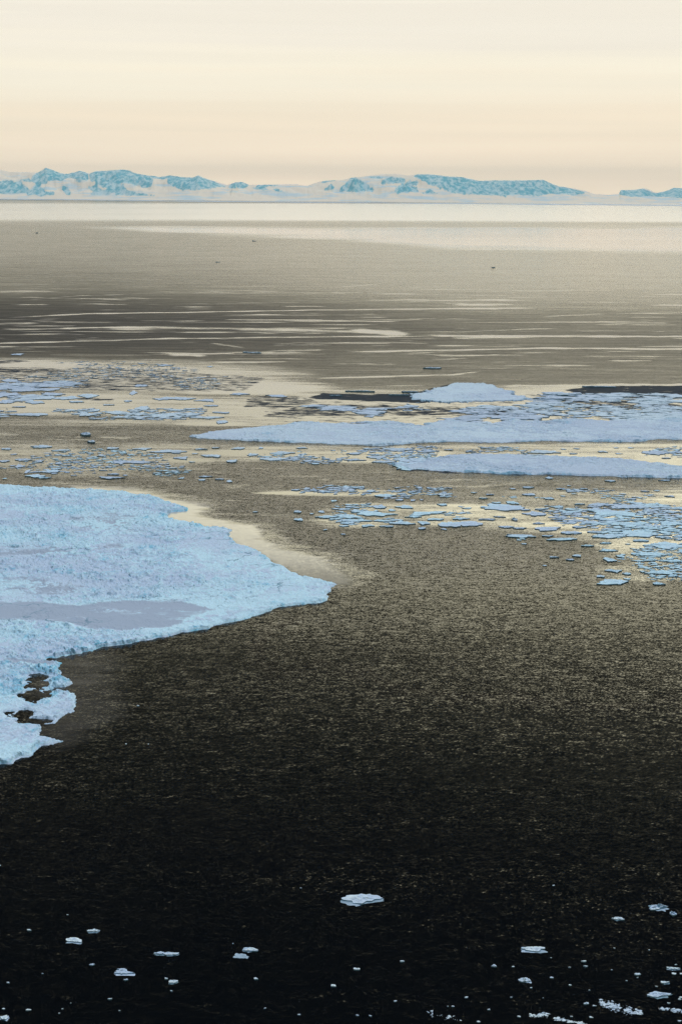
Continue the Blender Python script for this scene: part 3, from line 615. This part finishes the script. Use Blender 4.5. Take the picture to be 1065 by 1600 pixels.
# ------------------------------------------------------------------ brash: thousands of fragments nobody could count
def brash(name, zones, seed, mat, size, label, free=.9, min_y=0):
    rs = np.random.RandomState(seed)
    VV, FF = [], []; off = 0
    for (x0, y0, x1, y1, n, smin, smax, thr, asp) in zones:
        X = rs.uniform(x0, x1, n); Y = rs.uniform(y0, y1, n)
        wx, wy = ground(X, Y)
        dens = fbm(wx/110., wy/150., seed+3, 4, .6)
        cx, cy = (x0+x1)/2, (y0+y1)/2
        fall = 1-np.clip(np.maximum(np.abs(X-cx)/((x1-x0)/2), np.abs(Y-cy)/((y1-y0)/2)), 0, 1)**3
        ok = dens*(.55+.45*fall) > thr+rs.uniform(-.05, .05, n)
        for x, y in zip(wx[ok], wy[ok]):
            s = smin+(smax-smin)*rs.rand()**2.6
            k = rs.randint(5, 10)
            th = np.sort(rs.uniform(0, 6.283, k)); r = rs.uniform(.55, 1.15, k)
            px_, py_ = r*np.cos(th)*s*asp, r*np.sin(th)*s*.9
            c, d = math.cos(rs.uniform(-.35, .35)), rs.uniform(-.35, .35)
            z = free*rs.uniform(.35, 1.15)*min(1, .35+s/8.); tl = rs.uniform(-.05, .05)
            top = np.stack([x+px_*c-py_*d, y+py_*c+px_*d, z+tl*px_*.3], -1)
            bot = top.copy(); bot[:, 2] = -.4
            top[:, :2] = (top[:, :2]-[x, y])*.95+[x, y]
            VV.append(top); VV.append(bot)
            FF.append([off+i for i in range(k)])
            FF += [[off+i, off+k+i, off+k+(i+1) % k, off+(i+1) % k] for i in range(k)]
            off += 2*k
    me = mesh_np(name, np.concatenate(VV), FF, mat)
    return tag(link(name, me), label, 'brash ice', None, 'stuff')
brash('broken_pack_ice', [
    (360, 626, 1450, 660, 6500, 2, 11, .52, 1.7), (500, 646, 1450, 664, 3200, 3, 14, .49, 1.8), (380, 628, 640, 650, 900, 3, 14, .44, 1.6), (800, 612, 1450, 632, 900, 3, 16, .47, 1.7),
    (-400, 596, 130, 632, 3600, 2, 14, .45, 1.7), (-300, 636, 400, 660, 3200, 1.0, 7, .47, 1.7), (100, 612, 440, 638, 2200, 1.2, 7, .47, 1.7), (-300, 562, 420, 612, 4200, .8, 3.6, .50, 2.2)],
    11, FAR_ICE, 1, 'crushed blue and white pack ice between the long floe and the dark new ice', .7)
brash('brash_ice', [
    (-300, 694, 380, 752, 4600, .6, 3.4, .50, 1.6), (340, 696, 700, 728, 2800, .6, 4, .49, 1.6), (600, 716, 720, 738, 700, 2, 9, .42, 1.5), (700, 696, 1400, 720, 3000, .7, 4.5, .50, 1.6), (420, 756, 1400, 786, 5200, .5, 3.6, .50, 1.6),
    (500, 784, 780, 828, 2800, .5, 4.5, .47, 1.5), (740, 780, 1400, 850, 6500, .5, 5, .46, 1.5), (900, 840, 1400, 915, 3600, .5, 4, .49, 1.4), (460, 760, 560, 772, 200, 1, 4, .45, 1.3)],
    13, ICE, 1, 'scattered small fragments of brash ice between the floes', .65)
# slush bands at the bottom edge
def slush(name, pts, hw, n, seed, label):
    rs = np.random.RandomState(seed); VV, FF = [], []; off = 0
    xs_ = np.array([p[0] for p in pts]); ys_ = np.array([p[1] for p in pts])
    for _ in range(n):
        X = rs.uniform(xs_[0], xs_[-1]); Y = np.interp(X, xs_, ys_)+rs.normal()*hw
        if fbm(np.array([X/9.]), np.array([Y/4.]), seed, 2)[0] < rs.uniform(.3, .6): continue
        x, y = ground(np.array([X]), np.array([Y])); x = x[0]; y = y[0]
        s = .12+.75*rs.rand()**3; k = rs.randint(4, 8); th = np.sort(rs.uniform(0, 6.283, k)); r = rs.uniform(.5, 1.2, k)*s
        top = np.stack([x+r*np.cos(th)*1.3, y+r*np.sin(th), np.full(k, .05+.3*s*rs.rand())], -1); bot = top.copy(); bot[:, 2] = -.3
        VV += [top, bot]; FF.append([off+i for i in range(k)])
        FF += [[off+i, off+k+i, off+k+(i+1) % k, off+(i+1) % k] for i in range(k)]; off += 2*k
    tag(link(name, mesh_np(name, np.concatenate(VV), FF, BIT_ICE)), label, 'slush ice', None, 'stuff')
slush('slush_ice', [(937, 1566), (955, 1572), (975, 1579), (1002, 1583)], 2.6, 620, 3, 'band of blue slush fragments near the lower right, above the bottom')
slush('slush_ice', [(826, 1587), (850, 1586), (875, 1594), (905, 1600), (925, 1608)], 1.4, 480, 4, 'diagonal string of slush fragments on the bottom edge')
slush('slush_ice', [(1030, 1577), (1050, 1579), (1090, 1583)], 1.3, 260, 5, 'short string of slush fragments at the right edge')
slush('slush_ice', [(660, 1580), (690, 1588), (720, 1592)], 3.0, 60, 6, 'sparse slush specks at the bottom centre')

# ------------------------------------------------------------------ far shore
HORX = lambda px: 301+(px-532.5)*math.tan(R(0.47))
def at_far(px, py, dist):
    """point at ground distance dist (along +Y) seen at that picture point"""
    px = np.asarray(px, float); py = np.asarray(py, float)
    d = np.stack([(px - W0/2), -(py - H0/2), -F*np.ones_like(px)], -1) @ RM.T
    t = dist/d[..., 1]
    return d[..., 0]*t, H+d[..., 2]*t
PROF = [(-420, 282), (-300, 272), (-200, 266), (-120, 270), (-60, 263), (0, 264), (15, 268), (60, 269), (72, 261.5), (85, 266), (95, 270), (107, 271), (125, 266.5), (140, 270), (150, 267), (170, 266), (192, 264.5), (205, 266), (215, 271), (235, 274),
        (250, 276), (265, 273.5), (280, 275.5), (300, 277), (310, 273.5), (320, 278), (340, 284), (355, 288.5), (367, 284.5), (377, 283.5), (390, 288.5), (405, 288), (445, 288), (465, 287.5), (480, 290), (492, 285), (505, 282), (533, 281), (548, 277.5),
        (563, 276), (583, 273), (598, 271), (618, 271), (638, 273.5), (653, 271.5), (673, 272), (698, 275), (723, 276.5), (748, 282), (773, 281.5), (813, 281.5), (848, 280.5), (858, 285), (873, 291), (893, 293.5), (913, 297.5), (928, 303.2),
        (950, 304), (966, 303), (969, 296.5), (983, 296.5), (1008, 294), (1025, 301), (1038, 298.5), (1053, 293), (1065, 294), (1110, 286), (1160, 292), (1230, 284), (1330, 290), (1420, 300), (1500, 304)]
ROCK = [[(-80, 280), (0, 282.5), (11, 281), (23, 283), (33, 287), (42, 292), (48, 298), (48, 302), (-80, 302.5)], [(42, 302), (51, 294), (57, 287), (63, 292), (71, 297), (84, 299.5), (89, 305), (42, 305)],
        [(27, 282), (46, 278), (60, 270), (68, 266.5), (73.5, 261), (84, 266), (96, 269), (101, 272), (109, 269), (127, 266), (138, 271), (139, 282), (124, 280), (114, 279), (109, 276.6), (101, 280), (86, 282), (76, 282), (63, 287), (56, 285.5), (48, 283)],
        [(92.5, 288), (101, 290.5), (110, 298), (111.5, 304.5), (105, 304.5), (98, 297)],
        [(139, 273), (150, 266), (198, 263), (210, 270), (230, 274), (240, 280), (236, 292), (222, 293), (205, 287), (188, 286), (200, 297), (240, 304), (242, 305.5), (188, 305.5), (165, 293), (142, 283)],
        [(135, 292), (150, 291), (165, 297), (183, 305), (140, 305), (146, 299)], [(262, 273), (300, 276), (310, 272), (320, 277), (340, 286), (352, 292), (330, 293), (310, 297), (285, 297), (270, 290), (262, 285)], [(230, 274), (250, 275), (264, 273), (264, 279), (240, 279)],
        [(355, 291), (367, 284), (377, 283), (390, 291), (380, 294), (360, 294)], [(394, 294), (405, 288.5), (421, 297), (400, 296)], [(425, 295), (435, 296), (446, 301), (430, 299)], [(405, 289), (430, 288.5), (440, 290), (415, 291)],
        [(525, 299.5), (549.5, 277), (555, 277), (574, 289), (588, 299.5)], [(505, 297.5), (517, 287), (525, 296)], [(609, 299.8), (627, 288), (640, 288), (655, 298), (652, 300.5)], [(658, 302), (671, 296), (684, 302.5)],
        [(646, 275), (657, 270.5), (672, 271), (705, 274), (730, 276), (760, 283), (790, 280), (850, 280), (862, 288), (880, 292), (895, 296), (915, 301), (900, 305), (860, 302), (840, 307), (800, 303), (790, 306), (740, 304), (710, 302), (680, 292), (660, 282)],
        [(593, 283), (609, 276.6), (632, 279), (632, 285.5), (601, 287)], [(575, 277), (592, 275.5), (600, 278), (580, 279)], [(640, 281), (655, 284), (650, 290), (632, 288)], [(497, 284), (515, 281), (524, 282), (505, 285.5)],
        [(966, 303), (969, 296), (985, 297), (1004, 295), (1015, 300), (1025, 302), (1038, 298.5), (1053, 292), (1065, 292), (1110, 285), (1150, 292), (1150, 311), (1065, 309), (1020, 307), (985, 307)]]
CONES = [(553, 277.2, 33, 299.5), (632, 287.5, 24, 300), (671, 296, 14, 302.3), (516, 287, 10, 297.5), (57, 287, 22, 305), (367, 284, 14, 294), (105, 291, 10, 305)]
D0, D1, D2 = 50000., 58000., 66000.
cx_ = np.arange(-420, 1495, 1.1)
nd = 46
T = np.linspace(0, 1, nd)
CXg, Tg = np.meshgrid(cx_, T)
top_y = pw(CXg, [p[0] for p in PROF], [p[1] for p in PROF]) + .9*(fbm(CXg/4., CXg*0, 7, 3)-.5)
base_y = HORX(CXg)+300*F/(D0*1.0)/1.0*0 + 9.6
frac = np.where(Tg < .5, (Tg/.5), 1-(Tg-.5)/.5*.8)
dist = D0+(D2-D0)*Tg
_, ztop = at_far(CXg, top_y, D1)
xr, _ = at_far(CXg, top_y, D1)
xg = xr*dist/D1
ztop = np.maximum(ztop, 15)
rid = 1-np.abs(2*fbm(xg/1500.+Tg*2., dist/2400., 61, 5, .58)-1)
rid2 = 1-np.abs(2*fbm(xg/600., dist/900., 67, 4, .58)-1)
prof = np.where(Tg < .5, frac**1.05, frac)
env = np.sin(np.clip(Tg*2, 0, 1)*math.pi)
zz = ztop*np.clip(prof + env*(.50*(rid-.62)+.22*(rid2-.6)), 0, .985+.015*(Tg == .5))
for (cx, ty, hwid, by) in CONES:
    dd = 53500.
    xc, zc = at_far(np.array(float(cx)), np.array(float(ty)), dd)
    hw = hwid/F*dd
    rr = np.abs(xg-float(xc))/hw + np.abs(dist-dd)/2600. + .25*(fbm(xg/500., dist/500., 71, 3)-.5)
    zz = np.maximum(zz, float(zc)*np.clip(1-rr, 0, 1)**.95)
zz = np.where(Tg == 0, -2, zz); zz = np.where(Tg == 1, -2, zz)
# where each point shows in the picture decides rock or snow
pc = (np.stack([xg, dist, zz-H], -1) @ RM)
ppx = W0/2+pc[..., 0]/-pc[..., 2]*F; ppy = H0/2-pc[..., 1]/-pc[..., 2]*F
rock = np.zeros(xg.shape)
for poly in ROCK:
    rock = np.maximum(rock, sstep(sdist(ppx, ppy, poly), -2.4, 2.2))
rock = np.where((ppx < -60) | (ppx > 1120), sstep(fbm(xg/2500., zz/150., 5, 3), .42, .58), rock)
mt = link('mountains', mesh_np('mountains', np.stack([xg, dist, zz], -1).reshape(-1, 3), grid_faces(*xg.shape), MOUNT, True, {'rock': rock}))
tag(mt, kind='structure')
# low snow plain in front of the mountains
def sheet(name, rows_, mat, zt, kind=None):
    """rows_: list of (px, top py, bottom py) on the sea, made into a low sheet zt metres thick"""
    a = np.array(rows_, float)
    xs_ = np.arange(a[0, 0], a[-1, 0]+1, 6.)
    ty = np.interp(xs_, a[:, 0], a[:, 1])+.25*(fbm(xs_/22., xs_*0, int(zt), 3)-.5)
    by = np.interp(xs_, a[:, 0], a[:, 2])+.25*(fbm(xs_/16., xs_*0, int(zt)+9, 3)-.5)
    x1_, y1_ = ground(xs_, ty); x2_, y2_ = ground(xs_, by)
    n = len(xs_); z1 = np.full(n, zt)
    V = np.concatenate([np.stack([x1_, y1_, z1*0-1], -1), np.stack([x1_, y1_-60, z1], -1), np.stack([x2_, y2_+60, z1], -1), np.stack([x2_, y2_, z1*0-1], -1)])
    F_ = [[k*n+i, (k+1)*n+i, (k+1)*n+i+1, k*n+i+1] for k in range(3) for i in range(n-1)]
    F_ += [[0, n, 2*n, 3*n], [n-1, 4*n-1, 3*n-1, 2*n-1]]
    return link(name, mesh_np(name, V, F_, mat))
t_ = math.tan(R(.47))
def band(x0, x1, dy0, dy1, n=14, seed=1, thin=.5):
    rs = random.Random(seed); r = []
    for i in range(n+1):
        x = x0+(x1-x0)*i/n; e = math.sin(math.pi*i/n)**.5; w = (dy1-dy0)*e*(.7+.6*rs.random())/2+.02; m = (dy0+dy1)/2+(rs.random()-.5)*.3
        r.append((x, HORX(x)+m-w, HORX(x)+m+w))
    return r
shelf = sheet('ice_shelf', [(x, HORX(x)+8.2, HORX(x)+10.3) for x in range(-420, 1500, 60)], SHELF, 30.)
tag(shelf, kind='structure')
FB = [(-350, 420, 11.2, 12.0, 'thin blue-grey strip of far pack ice at the left under the mountains'), (150, 900, 12.3, 12.9, 'thin strip of far pack ice along the foot of the central mountains'),
      (-200, 260, 14.0, 14.8, 'lower thin strip of far pack ice at the left horizon'), (200, 640, 14.9, 15.8, 'far pack ice strip above the bright glitter, left of centre'),
      (560, 1400, 15.1, 16.2, 'far pack ice strip above the brightest glitter at the right'), (700, 1420, 11.6, 12.4, 'upper strip of far pack ice beneath the right-hand hills')]
for i, (a, b, c, d, lb) in enumerate(FB):
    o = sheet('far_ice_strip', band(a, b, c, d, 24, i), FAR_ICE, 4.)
    tag(o, lb, 'ice floe', 'far strips of pack ice')

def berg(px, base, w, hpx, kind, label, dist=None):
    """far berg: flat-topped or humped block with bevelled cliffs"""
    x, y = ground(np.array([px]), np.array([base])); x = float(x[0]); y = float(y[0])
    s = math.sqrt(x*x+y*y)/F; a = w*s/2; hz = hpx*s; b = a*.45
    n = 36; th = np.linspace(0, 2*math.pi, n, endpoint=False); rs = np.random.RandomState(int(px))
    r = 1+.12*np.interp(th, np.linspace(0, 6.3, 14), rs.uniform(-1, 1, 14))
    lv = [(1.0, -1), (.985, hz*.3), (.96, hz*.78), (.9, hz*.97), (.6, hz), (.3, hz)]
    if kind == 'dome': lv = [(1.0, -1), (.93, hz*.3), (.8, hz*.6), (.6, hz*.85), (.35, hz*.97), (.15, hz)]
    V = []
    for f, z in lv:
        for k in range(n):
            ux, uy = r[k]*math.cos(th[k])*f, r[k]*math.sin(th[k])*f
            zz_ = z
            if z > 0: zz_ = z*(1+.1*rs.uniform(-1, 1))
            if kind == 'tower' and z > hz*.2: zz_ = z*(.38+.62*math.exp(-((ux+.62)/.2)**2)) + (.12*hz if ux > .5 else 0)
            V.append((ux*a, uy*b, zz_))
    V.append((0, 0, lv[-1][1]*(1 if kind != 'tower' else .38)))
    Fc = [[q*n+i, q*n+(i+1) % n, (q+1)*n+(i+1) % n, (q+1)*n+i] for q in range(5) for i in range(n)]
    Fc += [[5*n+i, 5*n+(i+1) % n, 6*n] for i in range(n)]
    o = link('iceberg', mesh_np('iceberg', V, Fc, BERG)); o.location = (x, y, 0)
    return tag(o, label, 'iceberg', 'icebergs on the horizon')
berg(323, HORX(323)+9.6-.6, 43, 4.2, 'flat', 'flat-topped blue iceberg beside a domed one under the left mountains')
berg(285, HORX(285)+9.6-.6, 24, 5.6, 'dome', 'domed blue iceberg left of the flat-topped one under the mountains')
berg(951, HORX(951)+9.6-.6, 32, 4.6, 'flat', 'flat blue iceberg between the central mountains and the right-hand hills')
berg(850, HORX(850)+9.6-.8, 22, 4.6, 'dome', 'rounded blue iceberg under the right end of the central mountains')
berg(758, HORX(758)+9.6-.8, 26, 3.4, 'dome', 'low humped iceberg at the foot of the central mountains')
berg(663, HORX(663)+11.8, 17, 3.6, 'tower', 'dark small iceberg with a raised left end at the edge of the bright glitter')
berg(397, 377, 6, 1.8, 'tower', 'tiny dark berg alone on the grey water below the far bands')
berg(340, 410, 7, 1.6, 'tower', 'tiny dark berg on the grey water, lower left of the other speck')
berg(770, 418.5, 6, 1.2, 'flat', 'tiny low dark berg alone on pale grey water at right')
berg(58, 364.5, 4, 1.2, 'flat', 'faintest dark berg speck at the left on the far water')

# ------------------------------------------------------------------ haze: the clear polar air of fifty kilometres
hm, ht = material("haze")
pv = ht.nodes.new('ShaderNodeVolumePrincipled'); pv.inputs['Color'].default_value = (0.78, 0.92, 1.0, 1); pv.inputs['Density'].default_value = 6.0e-6
ho = ht.nodes.new('ShaderNodeOutputMaterial'); ht.links.new(pv.outputs[0], ho.inputs['Volume'])
hv = [(x, y, z) for z in (-3.5, 1900.) for x, y in ((-99000., -4000.), (99000., -4000.), (99000., 99000.), (-99000., 99000.))]
hz_ = link('haze', mesh_np('haze', hv, np.array([[3, 2, 1, 0], [4, 5, 6, 7], [0, 1, 5, 4], [1, 2, 6, 5], [2, 3, 7, 6], [3, 0, 4, 7]]), hm))
tag(hz_, kind='stuff')
